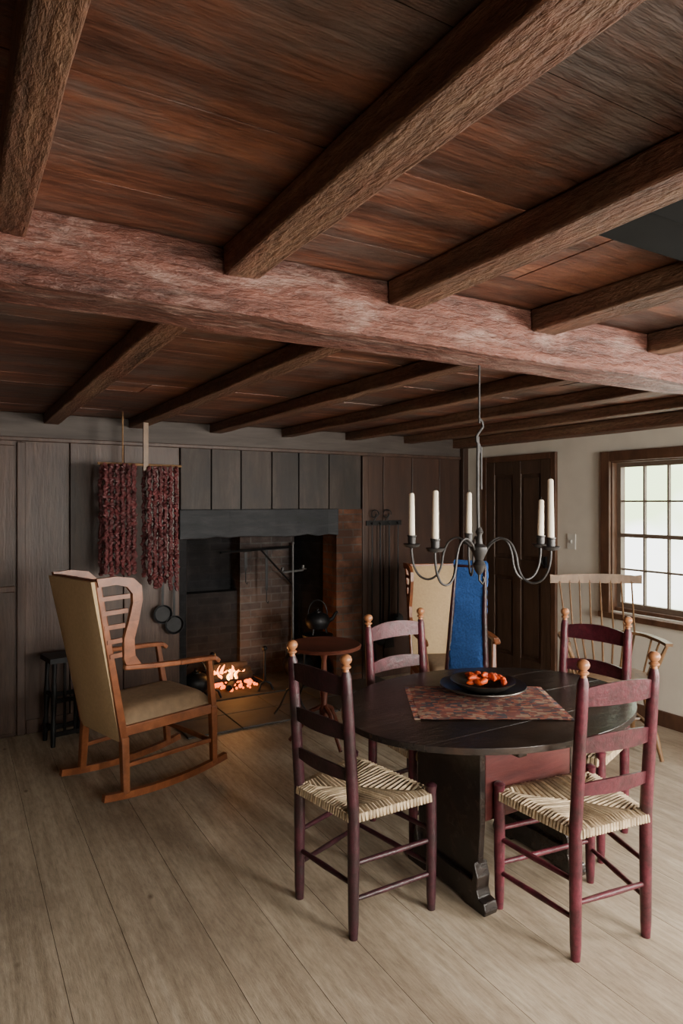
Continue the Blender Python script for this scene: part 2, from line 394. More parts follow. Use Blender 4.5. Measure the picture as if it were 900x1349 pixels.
def window(name,W,axis,pos,sgn,cols=4,rows=4,c=.062):
    a,b,za,zb=W
    e=empty(name)
    def P(s,d,z):
        return (pos+sgn*d,s,z) if axis=='x' else (s,pos+sgn*d,z)
    def B(m,s0,d0,z0,s1,d1,z1):
        p=P(s0,d0,z0);q=P(s1,d1,z1)
        m.box(tuple(min(i,j) for i,j in zip(p,q)),tuple(max(i,j) for i,j in zip(p,q)))
    m=M()
    B(m,a-c,-.025,za-.02,a+.01,.0,zb+c);B(m,b-.01,-.025,za-.02,b+c,.0,zb+c);B(m,a+.01,-.025,zb-.01,b-.01,.0,zb+c)
    B(m,a-c-.01,-.04,za-.05,b+c+.01,.02,za-.01)
    B(m,a,.0,za,a+.02,.14,zb);B(m,b-.02,.0,za,b,.14,zb);B(m,a+.02,0,zb-.02,b-.02,.14,zb);B(m,a+.02,.02,za,b-.02,.14,za+.025)
    mk('casing',m,M_wfr,e,bevel=.004)
    m=M();ia,ib,ja,jb=a+.02,b-.02,za+.025,zb-.02
    zm=(ja+jb)/2
    B(m,ia,.05,ja,ia+.03,.085,jb);B(m,ib-.03,.05,ja,ib,.085,jb);B(m,ia+.03,.05,jb-.03,ib-.03,.085,jb);B(m,ia+.03,.05,ja,ib-.03,.085,ja+.035)
    B(m,ia+.03,.045,zm-.013,ib-.03,.09,zm+.013)
    for i in range(1,cols):
        s=ia+.03+(ib-ia-.06)*i/cols;B(m,s-.006,.055,ja+.03,s+.006,.08,jb-.03)
    for i in range(1,rows):
        if i*2==rows:continue
        z=ja+.03+(jb-ja-.06)*i/rows;B(m,ia+.03,.0552,z-.006,ib-.03,.0798,z+.006)
    mk('sash',m,M_muntin,e)
    m=M();B(m,ia+.02,.066,ja+.02,ib-.02,.068,jb-.02);mk('glass',m,M_glass,e)
window('window_1',W1,'x',XR,1)
window('window_2',W2,'x',XR,1,6)
window('window_3',R1,'y',YB,-1);window('window_4',R2,'y',YB,-1)
m=M();m.box((XR-.018,YB,0),(XR,3.50,.10));m.box((XR-.018,4.36,0),(XR,YF,.10));mk('baseboard_right',m,M_wfr,bevel=.004)
# corner post
m=M();m.box((XR-.06,YF-.06,0),(XR-.0,YF-.014,1.945));mk('trim_5',m,M_panel2,bevel=.004)
# door right
d=empty('door_2')
D0,D1,DT=3.57,4.28,1.80
m=M();m.box((XR-.03,D0-.05,0),(XR-.001,D0,DT+.05));m.box((XR-.03,D1,0),(XR-.001,D1+.05,DT+.05));m.box((XR-.03,D0,DT),(XR-.001,D1,DT+.05))
mk('frame',m,M_wfr,d,bevel=.006)
m=M();m.box((XR-.012,D0,.01),(XR-.001,D1,DT))
for (a,b) in((D0,D0+.10),(D1-.10,D1),((D0+D1)/2-.045,(D0+D1)/2+.045)): m.box((XR-.028,a,.01),(XR-.0121,b,DT))
for (a,b) in((.01,.2),(.85,1.0),(DT-.11,DT)):
    m.box((XR-.027,D0+.1,a),(XR-.0122,(D0+D1)/2-.045,b));m.box((XR-.027,(D0+D1)/2+.045,a),(XR-.0122,D1-.1,b))
mk('leaf',m,M_door,d,bevel=.005)
m=M()
for ya,yb in((D0+.125,(D0+D1)/2-.07),((D0+D1)/2+.07,D1-.125)):
    for za,zb in((.23,.82),(1.03,DT-.14)):
        m.box((XR-.021,ya,za),(XR-.0121,yb,zb))
mk('raised_panels',m,M_door,d,bevel=.008)
m=M();m.box((XR-.05,D0+.03,.95),(XR-.028,D0+.06,1.04));m.tube([(XR-.05,D0+.045,.97),(XR-.075,D0+.045,.99),(XR-.075,D0+.045,1.02),(XR-.05,D0+.045,1.035)],.005,8);mk('thumb_latch',m,M_iron,d)
# switch
m=M();m.box((XR-.008,3.35,1.11),(XR-.0005,3.425,1.225));m.box((XR-.018,3.38,1.155),(XR-.008,3.395,1.18));mk('light_switch',m,M_white,bevel=.002)

# ---------------------------------------------------------------- ladder-back chair
def ladder_chair(loc,rot,paint,wb=.29,wf=.42,dp=.32,H=.95):
    e=empty('ladderback_chair',loc,rot)
    xb,xf=-dp/2,dp/2
    def bp(s,z):
        lean=-.035*max(0,(z-.42)/.5); return Vector((xb+lean,s*wb/2,z))
    zt=H-.055
    for s,nm in((1,'left'),(-1,'right')):
        m=M();zs=[0,.05,.3,.42,.6,.8,zt-.02,zt]
        m.tube([bp(s,z) for z in zs],[.015,.018,.0205,.0205,.0205,.019,.018,.012],14)
        mk('back_post_'+nm,m,paint,e,True)
        m=M();t=bp(s,zt)
        m.lathe([(.011,-.002),(.010,.008),(.017,.012),(.017,.017),(.010,.022),(.018,.031),(.0205,.040),(.017,.050),(.008,.056)],t,16)
        mk('finial_'+nm,m,M_finial,e,True)
        m=M()
        m.tube([(xf,s*wf/2,0),(xf,s*wf/2,.05),(xf,s*wf/2,.25),(xf,s*wf/2,.39),(xf,s*wf/2,.425),(xf,s*wf/2,.445),(xf,s*wf/2,.452)],[.014,.017,.020,.019,.018,.021,.013],14)
        mk('front_post_'+nm,m,paint,e,True)
    for i,(z0,h) in enumerate(((.815,.075),(.665,.062),(.525,.05))):
        m=M();n=12;th=.008
        for k in range(n+1):
            t=k/n;y=-wb/2+wb*t
            bow=-.022*math.sin(pi*t);top=z0+h*(.72+.28*math.sin(pi*t)**.7)
            for z in(z0,top):
                x=bp(1,z).x+bow
                m.v.append((x-th/2,y,z));m.v.append((x+th/2,y,z))
        for k in range(n):
            a=k*4;b=a+4
            m.f+=[(a,b,b+2,a+2),(a+1,a+3,b+3,b+1),(a+2,b+2,b+3,a+3),(a,a+1,b+1,b)]
        m.f+=[(0,2,3,1),(n*4,n*4+1,n*4+3,n*4+2)]
        mk('slat_%d'%(i+1),m,paint,e,True)
    m=M()
    def st(a,b,r=.0105): m.tube([a,Vector(a).lerp(Vector(b),.5),b],[r*.75,r,r*.75],10)
    for s in(1,-1):
        for z in(.13,.25): st((xb,s*wb/2,z),(xf,s*wf/2,z))
    st((xf,-wf/2,.16),(xf,wf/2,.16));st((xf,-wf/2,.285),(xf,wf/2,.285));st((xb,-wb/2,.18),(xb,wb/2,.18))
    mk('stretchers',m,paint,e,True)
    zs=.415
    C=[Vector((xb-.005,-wb/2,zs)),Vector((xf+.008,-wf/2-.002,zs)),Vector((xf+.008,wf/2+.002,zs)),Vector((xb-.005,wb/2,zs))]
    c=(C[0]+C[1]+C[2]+C[3])/4;m=M()
    for i in range(4):
        a=C[i];b=C[(i+1)%4];n=24;mid=(a+b)/2;out=(mid-c);out.z=0
        dr=(b-a).normalized();o=Vector((dr.y,-dr.x,0))
        if o.dot(out)<0:o=-o
        for k in range(n):
            t=(k+.5)/n
            P0=a.lerp(b,t)
            q=a.lerp(c,2*t) if t<.5 else c.lerp(b,2*t-1)
            r=(b-a).length/n*.52
            if (q-P0).length<.01: q=P0-o*.012
            j=random.uniform(-.002,.002)
            m.tube([q+Vector((0,0,-.006)),P0-o*.02+Vector((0,0,.008+j)),P0+o*.010+Vector((0,0,.001)),P0+o*.012+Vector((0,0,-.018)),P0-o*.012+Vector((0,0,-.030))],r,6)
    mk('rush_seat',m,M_rush,e,True)
    m=M();k=.93
    vs=[c+(p-c)*k for p in C]
    m.add([v+Vector((0,0,-.026)) for v in vs]+[v+Vector((0,0,-.002)) for v in vs],[(3,2,1,0),(4,5,6,7),(0,1,5,4),(1,2,6,5),(2,3,7,6),(3,0,4,7)])
    mk('seat_underside',m,M_rush,e)
    return e
R=math.radians
ladder_chair((1.288,2.06,0),R(10),M_burgd,H=.955,wb=.30)
ladder_chair((1.885,1.575,0),R(82),M_burg,H=.965,wb=.30)
ladder_chair((2.385,2.01,0),R(190),M_burg,H=.95,dp=.31,wb=.31)
ladder_chair((1.845,2.40,0),R(-84),M_burg,H=.94,wb=.33)

# ---------------------------------------------------------------- oval hutch table
t=empty('oval_hutch_table',(1.85,1.97,0))
A,Bb=.63,.48;TZ=.672
def oval(z0,z1,nb=5):
    m=M();ys=[-Bb,-.26,-.02,.22,Bb]
    for y0,y1 in zip(ys[:-1],ys[1:]):
        y1-=.0006
        pts=[]
        n=24
        for k in range(n+1):
            y=y0+(y1-y0)*k/n
            pts.append((A*math.sqrt(max(0,1-(y/Bb)**2)),y))
        for k in range(n,-1,-1):
            y=y0+(y1-y0)*k/n
            pts.append((-A*math.sqrt(max(0,1-(y/Bb)**2)),y))
        q=[]
        for p in pts:
            if not q or (abs(p[0]-q[-1][0])+abs(p[1]-q[-1][1]))>1e-4:q.append(p)
        if abs(q[0][0]-q[-1][0])+abs(q[0][1]-q[-1][1])<1e-4:q.pop()
        m.prism(q,lambda a,b,c:(a,b,z0+(z1-z0)*c))
    return m
mk('oval_top',oval(TZ-.022,TZ),M_table,t,bevel=.0012)
m=M()
for x in(-.21,.26): m.box((x-.02,-.38,TZ-.062),(x+.02,.38,TZ-.0225))
mk('cleats',m,M_table,t,bevel=.004)
for x,nm in((-.21,'left'),(.26,'right')):
    m=M()
    m.prism([(-.17,.09),(.17,.09),(.185,.30),(.185,TZ-.0625),(-.185,TZ-.0625),(-.185,.30)],lambda a,b,c,x=x:(x-.0125+.025*c,a,b))
    mk('side_board_'+nm,m,M_table,t,bevel=.003)
    m=M()
    prof=[(-.225,0),(-.12,0),(-.10,.014),(.10,.014),(.12,0),(.225,0),(.232,.02),(.222,.045),(.195,.05),(.185,.075),(.19,.12),(.172,.17),(.16,.10),(-.16,.10),(-.172,.17),(-.19,.12),(-.185,.075),(-.195,.05),(-.222,.045),(-.232,.02)]
    m.prism(prof,lambda a,b,c,x=x:(x-.03+.06*c,a,b))
    mk('shoe_foot_'+nm,m,M_table,t,bevel=.004)
m=M();
m.box((-.197,-.185,.31),(.247,-.165,TZ-.11));m.box((-.197,.145,.31),(.247,.165,TZ-.11));m.box((-.197,-.164,.31),(.247,.144,.33));m.box((-.197,-.195,.56),(.247,.17,.585))
mk('box_seat',m,M_tred,t,bevel=.004)
m=M();
for x in(-.21,.26):
    for y in(-.14,.14): m.tube([(x-.03,y,TZ-.085),(x+.03,y,TZ-.085)],.009,8)
mk('pins',m,M_table,t)

# runner
m=M();n=24
for i in range(n+1):
    for j in range(n+1):
        x=-.27+.54*i/n;y=-.215+.43*j/n
        m.v.append((x,y,.004+.0012*math.sin(x*40)*math.cos(y*31)))
for i in range(n):
    for j in range(n):
        a=i*(n+1)+j;m.f.append((a,a+1,a+n+2,a+n+1))
for j in range(40):
    y=-.21+.42*j/39
    for s in(-1,1):
        m.tube([(s*.268,y,.003),(s*.29,y+random.uniform(-.004,.004),.0022)],.0017,4)
o=mk('table_runner',m,M_mat,loc=(1.80,1.96,TZ),rot=R(-31),smooth=True)
# bowl + fruit
b=empty('bowl_of_peppers',(1.875,2.04,TZ+.006))
m=M();m.lathe([(.06,0),(.075,0),(.11,.012),(.16,.028),(.175,.036),(.174,.040),(.155,.034),(.11,.02),(.07,.010),(.01,.008)],n=40);mk('charger',m,M_pewter,b,True)
m=M();m.lathe([(.055,.011),(.06,.011),(.10,.03),(.13,.052),(.133,.057),(.127,.056),(.10,.04),(.06,.022),(.01,.018)],n=36);mk('bowl',m,M_pewter,b,True)
m=M()
for k in range(30):
    a=random.uniform(0,2*pi);r=.085*math.sqrt(random.random());z=.052+.02*(1-r/.085)+random.uniform(-.004,.006)
    d_=random.uniform(0,pi);L=random.uniform(.018,.03)
    c=Vector((r*math.cos(a),r*math.sin(a),z));v=Vector((math.cos(d_),math.sin(d_),random.uniform(-.2,.3)))
    m.tube([c-v*L,c-v*L*.5,c,c+v*L*.6,c+v*L],[.004,.011,.013,.009,.002],8)
mk('peppers',m,M_orange,b,True)

# ---------------------------------------------------------------- rocking wing chair
def wing_chair(name,loc,rot,rockers=True,sc=1):
    e=empty(name,loc,rot,sc)
    W=.235
    def back(s,z):
        t=(z-.30)/.78
        return Vector((-.25-.16*t,s*(.185+.03*t),z))
    if rockers:
        for s,nm in((1,'left'),(-1,'right')):
            m=M();n=14;pts=[]
            for k in range(n+1):
                x=-.37+.72*k/n;z=.022+.035*((x+.02)/.37)**2
                pts.append(Vector((x,s*(W-.01),z)))
            for k in range(n): m.bar(pts[k],pts[k+1]+(pts[k+1]-pts[k])*.02,.028,.034)
            mk('rocker_'+nm,m,M_rock,e)
    z0=.04 if rockers else 0
    for s,nm in((1,'left'),(-1,'right')):
        m=M()
        m.bar((-.255,s*(W-.01),z0),(-.25,s*.20,.31),.034,.036,(1,0,0),.04,.04)
        m.bar((-.25,s*.20,.29),back(s,1.09)+Vector((.012,s*.0,0)),.034,.04,(1,0,0),.03,.03)
        mk('back_stile_'+nm,m,M_rock,e,bevel=.005)
        m=M()
        m.bar((.27,s*(W-.01),z0),(.255,s*W,.36),.032,.032,(1,0,0),.04,.04)
        m.bar((.255,s*W,.36),(.22,s*(W+.015),.62),.036,.034,(1,0,0),.026,.028)
        mk('front_leg_'+nm,m,M_rock,e,bevel=.005)
        m=M();pts=[(-.27,s*(W),.66),(-.12,s*(W+.012),.645),(.03,s*(W+.02),.635),(.16,s*(W+.022),.63),(.25,s*(W+.02),.622),(.275,s*(W+.02),.60)]
        for k in range(len(pts)-1): m.bar(pts[k],Vector(pts[k+1])+(Vector(pts[k+1])-Vector(pts[k]))*.05,.045 if k>1 else .035,.024)
        mk('arm_'+nm,m,M_rock,e,bevel=.006)
        m=M()
        def wf(poly):
            m.prism(poly,lambda a,b,c:(a,s*(.21+.022*c)+s*.01,b))
        b0=back(1,1.085).x;
        outer=[(b0,1.10),(b0+.10,1.105),(b0+.19,1.09),(b0+.235,1.05),(b0+.24,.98),(b0+.22,.88),(b0+.195,.79),(b0+.20,.71),(b0+.235,.66)]
        inner=[(b0+.01,1.06),(b0+.10,1.065),(b0+.155,1.05),(b0+.185,1.015),(b0+.187,.97),(b0+.165,.88),(b0+.14,.80),(b0+.14,.70),(b0+.16,.65)]
        for k in range(len(outer)-1):
            wf([outer[k],outer[k+1],inner[k+1],inner[k]])
        for z in(1.0,.93,.86,.79,.72):
            xb=back(1,z).x
            m.bar((xb,s*.222,z),(b0+.175-.04*max(0,min(1,(.98-z)/.18)),s*.228,z+.004),.014,.022)
        mk('wing_'+nm,m,M_rock,e)
    m=M()
    m.bar((.25,-W,.345),(.25,W,.345),.03,.05);m.bar((-.255,-.2,.335),(-.255,.2,.335),.03,.05)
    for s in(1,-1): m.bar((-.25,s*.205,.34),(.25,s*W,.345),.028,.05)
    m.bar(back(-1,1.075)+Vector((.01,0,0)),back(1,1.075)+Vector((.01,0,0)),.03,.035)
    m.bar((.262,-W,.16),(.262,W,.16),.02,.024);
    for s in(1,-1): m.bar((-.25,s*.21,.17),(.262,s*.226,.17),.018,.022)
    mk('rails',m,M_rock,e,bevel=.004)
    m=M();n=10;mm=14
    def grid(fx):
        b=len(m.v)
        for i in range(mm+1):
            for j in range(n+1):
                z=.285+.80*i/mm;y=(-1+2*j/n)
                p=back(1,z);m.v.append((p.x+fx(i/mm,y),y*(p.y+.012),z))
        for i in range(mm):
            for j in range(n):
                a=b+i*(n+1)+j;m.f.append((a,a+1,a+n+2,a+n+1))
        return b
    b1=grid(lambda t,y:-.022-.012*(1-y**4)*(1-(2*t-1)**6))
    b2=grid(lambda t,y:.022+.035*(1-y**4)*(1-(2*t-1)**6))
    nn=n+1
    def wall(idx):
        for a,b in zip(idx[:-1],idx[1:]): m.f.append((b1+a,b1+b,b2+b,b2+a))
    wall(list(range(nn)));wall([mm*nn+j for j in range(nn)]);wall([i*nn for i in range(mm+1)]);wall([i*nn+n for i in range(mm+1)])
    mk('upholstered_back',m,M_linen,e,True)
    m=M();n=12;b=0
    for sgn in(0,1):
        for i in range(n+1):
            for j in range(n+1):
                u=-1+2*i/n;v=-1+2*j/n
                x=.01+.27*u;y=v*(.205+.02*(u+1)/2)
                m.v.append((x,y,.365 if sgn==0 else .375+.065*((1-u**6)*(1-v**6))**.5))
    N=(n+1)**2
    for s in(0,N):
        for i in range(n):
            for j in range(n):
                a=s+i*(n+1)+j;m.f.append((a,a+1,a+n+2,a+n+1))
    def w2(idx):
        for a,b in zip(idx[:-1],idx[1:]): m.f.append((a,b,N+b,N+a))
    w2(list(range(n+1)));w2([n*(n+1)+j for j in range(n+1)]);w2([i*(n+1) for i in range(n+1)]);w2([i*(n+1)+n for i in range(n+1)])
    mk('seat_cushion',m,M_cush,e,True)
    return e
wing_chair('rocking_chair',(.905,3.60,0.0),R(17))
wing_chair('wing_armchair',(2.88,3.46,0),R(-112),False,.93)

# ---------------------------------------------------------------- blue draped chair
e=empty('blue_draped_chair',(2.40,2.84,0),R(-152))
m=M()
for s in(1,-1):
    m.tube([(-.18,s*.12,0),(-.18,s*.12,.42),(-.21,s*.10,.8),(-.25,s*.09,1.09)],[.014,.018,.015,.010],10)
    m.tube([(.18,s*.19,0),(.18,s*.19,.42)],[.014,.019],10)
    m.tube([(-.18,s*.12,.2),(.18,s*.19,.2)],.01,8)
m.tube([(.18,-.19,.22),(.18,.19,.22)],.01,8);m.tube([(-.25,-.09,1.085),(-.25,.09,1.085)],.010,8)
mk('frame',m,M_burgd,e,True)
m=M();m.prism([(-.2,-.14),(.2,-.2),(.2,.2),(-.2,.14)],lambda a,b,c:(a,b,.39+.03*c));mk('seat',m,M_rush,e,bevel=.01)
m=M();k=52
def sec(z):
    t=(z-.44)/.68
    xc=-.180-.08*t
    return xc,.024*(1-.55*t),.112-.006*t
for i in range(k+1):
    z=.44+.68*i/k
    if i==k:
        xc,dx,dy=sec(z);dx*=.3;dy*=.96
    elif i==k-1:
        xc,dx,dy=sec(z);dx*=.8
    else: xc,dx,dy=sec(z)
    q4=.0035*(i%4==0)
    for q in range(24):
        a=2*pi*q/24
        ca,sa=math.cos(a),math.sin(a)
        sx=math.copysign(abs(ca)**.4,ca);sy=math.copysign(abs(sa)**.4,sa)
        m.v.append((xc+(dx-q4)*sx+.002*math.sin(q*2+i*.4),(dy-q4)*sy+.003*math.sin(i*.45),z))
for i in range(k):
    for q in range(24):
        q2=(q+1)%24
        m.f.append((i*24+q,i*24+q2,(i+1)*24+q2,(i+1)*24+q))
m.f.append(tuple(range(24))[::-1]);m.f.append(tuple(k*24+q for q in range(24)))
mk('blue_blanket',m,M_blue,e,True)

# ---------------------------------------------------------------- windsor chair
e=empty('windsor_chair',(3.39,2.60,0),R(-125))
m=M();pl=[]
for k in range(32):
    a=2*pi*k/32;pl.append((.21*math.cos(a)*(1 if math.cos(a)>0 else .95),.245*math.sin(a)))
m.prism(pl,lambda a,b,c:(a,b,.405+.035*c));mk('saddle_seat',m,M_wind,e,bevel=.012)
m=M();ft=[]
for sx in(1,-1):
    for sy in(1,-1):
        a=Vector((.13*sx,.15*sy,.41));b=Vector((.22*sx,.225*sy,0));ft.append((a,b))
        m.tube([a,a.lerp(b,.25),a.lerp(b,.5),a.lerp(b,.62),a.lerp(b,.68),b],[.012,.019,.021,.013,.017,.011],10)
L=[a.lerp(b,.6) for a,b in ft]
m.tube([L[0],L[0].lerp(L[2],.5),L[2]],[.008,.014,.008],8);m.tube([L[1],L[1].lerp(L[3],.5),L[3]],[.008,.014,.008],8)
m.tube([L[0].lerp(L[2],.5),L[1].lerp(L[3],.5)],.01,8)
mk('legs',m,M_wind,e,True)
m=M();arc=[]
for k in range(21):
    a=R(90)+R(180)*k/20
    arc.append(Vector((-.03+.20*math.cos(a),.265*math.sin(a),.65)))
arc=[Vector((.17,.285,.645)),Vector((.08,.28,.65))]+arc+[Vector((.08,-.28,.65)),Vector((.17,-.285,.645))]
for a,b in zip(arc[:-1],arc[1:]): m.bar(a,b+(b-a)*.06,.04,.018)
mk('arm_bow',m,M_wind,e)
m=M()
for k in range(8):
    t=-1+2*k/7
    a=R(180)+t*R(52)
    m.tube([(-.02+.165*math.cos(a),.2*math.sin(-a),.435),(-.03+.20*math.cos(a),.262*math.sin(-a),.65),(-.26-.01*(1-t*t),.225*t,.965)],[.007,.0065,.005],7)
for s in(1,-1):
    m.tube([(.12,s*.20,.435),(.14,s*.24,.54),(.15,s*.283,.645)],[.009,.014,.009],8)
    m.tube([(.04,s*.21,.435),(.05,s*.28,.645)],.006,7);m.tube([(-.03,s*.215,.435),(-.04,s*.268,.645)],.006,7)
mk('spindles',m,M_wind,e,True)
m=M();pts=[]
for k in range(17):
    t=-1+2*k/16;pts.append((Vector((-.255-.02*(1-t*t),.285*t,0)),.945,.992+.012*(1-t*t)+(.008 if abs(t)>.9 else 0)))
for (a,z0,z1),(b,y0,y1) in zip(pts[:-1],pts[1:]):
    m.add([(a.x-.009,a.y,z0),(a.x+.009,a.y,z0),(a.x+.009,a.y,z1),(a.x-.009,a.y,z1),(b.x-.009,b.y,y0),(b.x+.009,b.y,y0),(b.x+.009,b.y,y1),(b.x-.009,b.y,y1)],
      [(0,1,2,3),(7,6,5,4),(0,4,5,1),(1,5,6,2),(2,6,7,3),(3,7,4,0)])
mk('crest_rail',m,M_wind,e)

# ---------------------------------------------------------------- chandelier
CX,CY=1.378,1.515
e=empty('candle_chandelier',(CX,CY,0))
m=M()
m.tube([(0,0,1.88),(0,0,1.70)],.003,8)
m.tube([(0,0,1.715),(.012,0,1.705),(.014,0,1.69),(0,0,1.675),(-.012,0,1.66),(-.012,0,1.645),(0,0,1.635),(0,0,1.61)],.004,8)
m.tube([(-.006,0,1.66),(-.006,0,1.46),(-.004,0,1.40),(0,0,1.28)],.0045,8)
m.tube([(.008,0,1.63),(.008,0,1.50)],.003,8)
m.lathe([(.004,1.24),(.012,1.25),(.02,1.27),(.012,1.285),(.018,1.30),(.025,1.315),(.025,1.325),(.010,1.335),(.007,1.36),(.012,1.37),(.006,1.385)],n=16)
m.tube([(0,0,1.245),(0,0,1.225),(.012,0,1.212),(.02,0,1.224),(.014,0,1.234)],.0035,8)
mk('stem',m,M_irong,e,True)
right=Vector((.8616,-.5075,0));fwd=Vector((.5075,.8616,0))
arms=M();cups=M();cand=M();wick=M()
for i,ph in enumerate((14,-20,88,164,222)):
    a=R(ph);d=right*math.cos(a)+fwd*math.sin(a)
    pts=[]
    ctrl=[(.012,1.30),(.035,1.335),(.065,1.352),(.092,1.340),(.108,1.305),(.115,1.265),(.130,1.235),(.155,1.222),(.182,1.232),(.20,1.262),(.207,1.30),(.207,1.325)]
    for k in range(len(ctrl)-1):
        p0=ctrl[max(0,k-1)];p1=ctrl[k];p2=ctrl[k+1];p3=ctrl[min(len(ctrl)-1,k+2)]
        for s in range(4):
            q=s/4
            f=lambda j:.5*((2*p1[j])+(-p0[j]+p2[j])*q+(2*p0[j]-5*p1[j]+4*p2[j]-p3[j])*q*q+(-p0[j]+3*p1[j]-3*p2[j]+p3[j])*q**3)
            pts.append(d*f(0)+Vector((0,0,f(1))))
    pts.append(d*.207+Vector((0,0,1.325)))
    arms.tube(pts,.0036,8)
    c=d*.207
    cups.lathe([(.004,1.318),(.022,1.322),(.027,1.330),(.025,1.332),(.012,1.327),(.0125,1.352),(.0145,1.354),(.0145,1.358),(.006,1.356)],c,16)
    h=(.125,.185,.15,.145,.15)[i]
    tl=Vector((random.uniform(-.02,.02)+.012,random.uniform(-.02,.02)-.01,1)).normalized()
    b=c+Vector((0,0,1.34))
    cand.tube([b,b+tl*h*.5,b+tl*h,b+tl*(h+.004)],[.0105,.0095,.0085,.005],12)
    wick.tube([b+tl*(h+.003),b+tl*(h+.012)],.001,5)
mk('scroll_arms',arms,M_irong,e,True);mk('candle_cups',cups,M_irong,e,True);mk('candles',cand,M_candle,e,True);mk('wicks',wick,M_iron,e)

# ---------------------------------------------------------------- dried pepper strings on poles
e=empty('dried_pepper_strings')
m=M()
def strings(x0,x1,y,zt,zb,n):
    for i in range(n):
        x=x0+(x1-x0)*i/(n-1);yy=y+(-.03 if i%2 else .03)+random.uniform(-.01,.01)
        z=zt;zend=zb+random.uniform(-.02,.09)
        while z>zend:
            c=Vector((x+random.uniform(-.006,.006),yy+random.uniform(-.006,.006),z))
            v=Vector((random.uniform(-.8,.8),random.uniform(-.7,.7),random.uniform(-1.2,.1))).normalized()*random.uniform(.014,.020)
            m.tube([c-v,c-v*.3,c+v*.5,c+v],[.004,.0115,.010,.003],6)
            z-=.014
strings(.785,.985,4.22,1.69,.99,13)
strings(1.05,1.25,4.22,1.68,.92,13)
mk('peppers',m,M_pepper,e,True)
m=M()
m.tube([(.76,4.22,1.70),(1.28,4.22,1.695)],.008,8)
m.tube([(.91,4.22,1.70),(.91,4.22,ZC)],.005,8);m.bar((1.05,4.22,1.66),(1.05,4.22,ZC),.03,.02,(0,1,0))
mk('drying_pole',m,M_wind,e)

# ---------------------------------------------------------------- fire
e=empty('hearth_fire',(1.87,4.90,.012))
m=M()
for (a,b,r) in(((-.19,-.05,.09),(.18,.0,.08),.034),((-.18,.08,.10),(.19,.05,.10),.04),((-.15,.0,.16),(.16,.06,.15),.03),((-.05,-.12,.03),(.12,.16,.045),.028)):
    a=Vector(a);b=Vector(b);m.tube([a,a.lerp(b,.3)+Vector((0,.008,.006)),a.lerp(b,.7),b],[r*.9,r,r*1.05,r*.85],12)
mk('logs',m,M_log,e,True)
M_fl=emis('flame',(1,.27,.04),6);M_fl2=emis('flame_core',(1,.58,.17),10);M_em=emis('embers',(1,.16,.02),3)
def flames(m,n,hs,rs,sp):
    for i in range(n):
        x=random.uniform(-sp,sp);y=random.uniform(-.07,.05);h=random.uniform(*hs)*(1-.5*abs(x)/sp);r=random.uniform(*rs)
        pts=[];rad=[];p1=random.uniform(0,6)
        for k in range(9):
            t=k/8;pts.append((x+.022*math.sin(p1+t*5)*t,y+.015*math.cos(p1+t*4)*t,.08+h*t));rad.append(r*max(.04,(math.sin(pi*min(1,t*.72+.28))**.8)))
        m.tube(pts,rad,8)
m=M();flames(m,14,(.06,.16),(.008,.018),.14);mk('flames',m,M_fl,e,True)
m=M();flames(m,7,(.04,.09),(.006,.011),.09);mk('flame_cores',m,M_fl2,e,True)
m=M()
for i in range(36):
    m.ball((random.uniform(-.17,.2),random.uniform(-.12,.1),random.uniform(.008,.03)),random.uniform(.008,.018),7,5)
mk('embers',m,M_em,e,True)
m=M()
for s in(-1,1):
    x=s*.21;y=.0
    m.tube([(x,-.2,.07),(x,.19,.06)],.009,8);m.tube([(x,.19,.06),(x,.19,0)],.009,8)
    m.tube([(x-.06,-.22,0),(x-.04,-.21,.05),(x,-.2,.07),(x+.04,-.21,.05),(x+.06,-.22,0)],.009,8)
    m.tube([(x,-.2,.07),(x,-.2,.30)],[.011,.008],10);m.ball((x,-.2,.32),.022,12,8)
mk('andirons',m,M_iron,e,True)
# crane, trammel, kettle, pots
e=empty('fireplace_crane',(0,0,0))
m=M()
m.tube([(2.52,5.10,.1),(2.52,5.10,1.12)],.012,8);m.tube([(2.52,5.10,1.08),(1.75,4.78,1.08)],.010,8);m.tube([(2.52,5.10,.75),(2.15,4.945,1.08)],.008,8)
for x,y,z in((2.22,4.98,.62),(2.0,4.89,.80)):
    m.bar((x,y,1.09),(x,y,z+.12),.022,.005,(0,1,0));m.tube([(x,y,z+.14),(x,y,z+.03),(x+.012,y,z+.012),(x+.02,y,z+.03)],.005,8)
mk('crane_iron',m,M_iron,e,True)
def kettle(name,loc,s=1,spout=True):
    e=empty(name,loc,R(-30),s)
    m=M();m.lathe([(.05,0),(.075,.005),(.095,.04),(.098,.07),(.085,.105),(.05,.125),(.03,.13),(.03,.138),(.012,.142),(.010,.150),(.014,.158),(.005,.163)],n=24)
    if spout: m.tube([(.08,0,.06),(.12,0,.08),(.14,0,.12),(.16,0,.135)],[.02,.015,.011,.009],10)
    pts=[(.075*math.cos(a),0,.115+.11*math.sin(a)) for a in[pi*k/12 for k in range(13)]]
    m.tube(pts,.005,8)
    for k in range(3):
        a=2*pi*k/3;m.tube([(.06*math.cos(a),.06*math.sin(a),.01),(.075*math.cos(a),.075*math.sin(a),-.04)],[.009,.006],8)
    mk('body',m,M_iron,e,True);return e
kettle('iron_kettle',(2.36,4.36,.515),.95)
e=empty('iron_trivet',(2.36,4.36,.012));m=M()
m.lathe([(.11,.445),(.115,.445),(.115,.46),(.11,.46)],n=24)
for k in range(3):
    a=2*pi*k/3+.4;m.tube([(.10*math.cos(a),.10*math.sin(a),.455),(.10*math.cos(a),.10*math.sin(a),.1),(.14*math.cos(a),.14*math.sin(a),0)],.008,8)
    m.tube([(.11*math.cos(a),.11*math.sin(a),.452),(0,0,.452)],.006,6)
mk('trivet',m,M_iron,e,True)
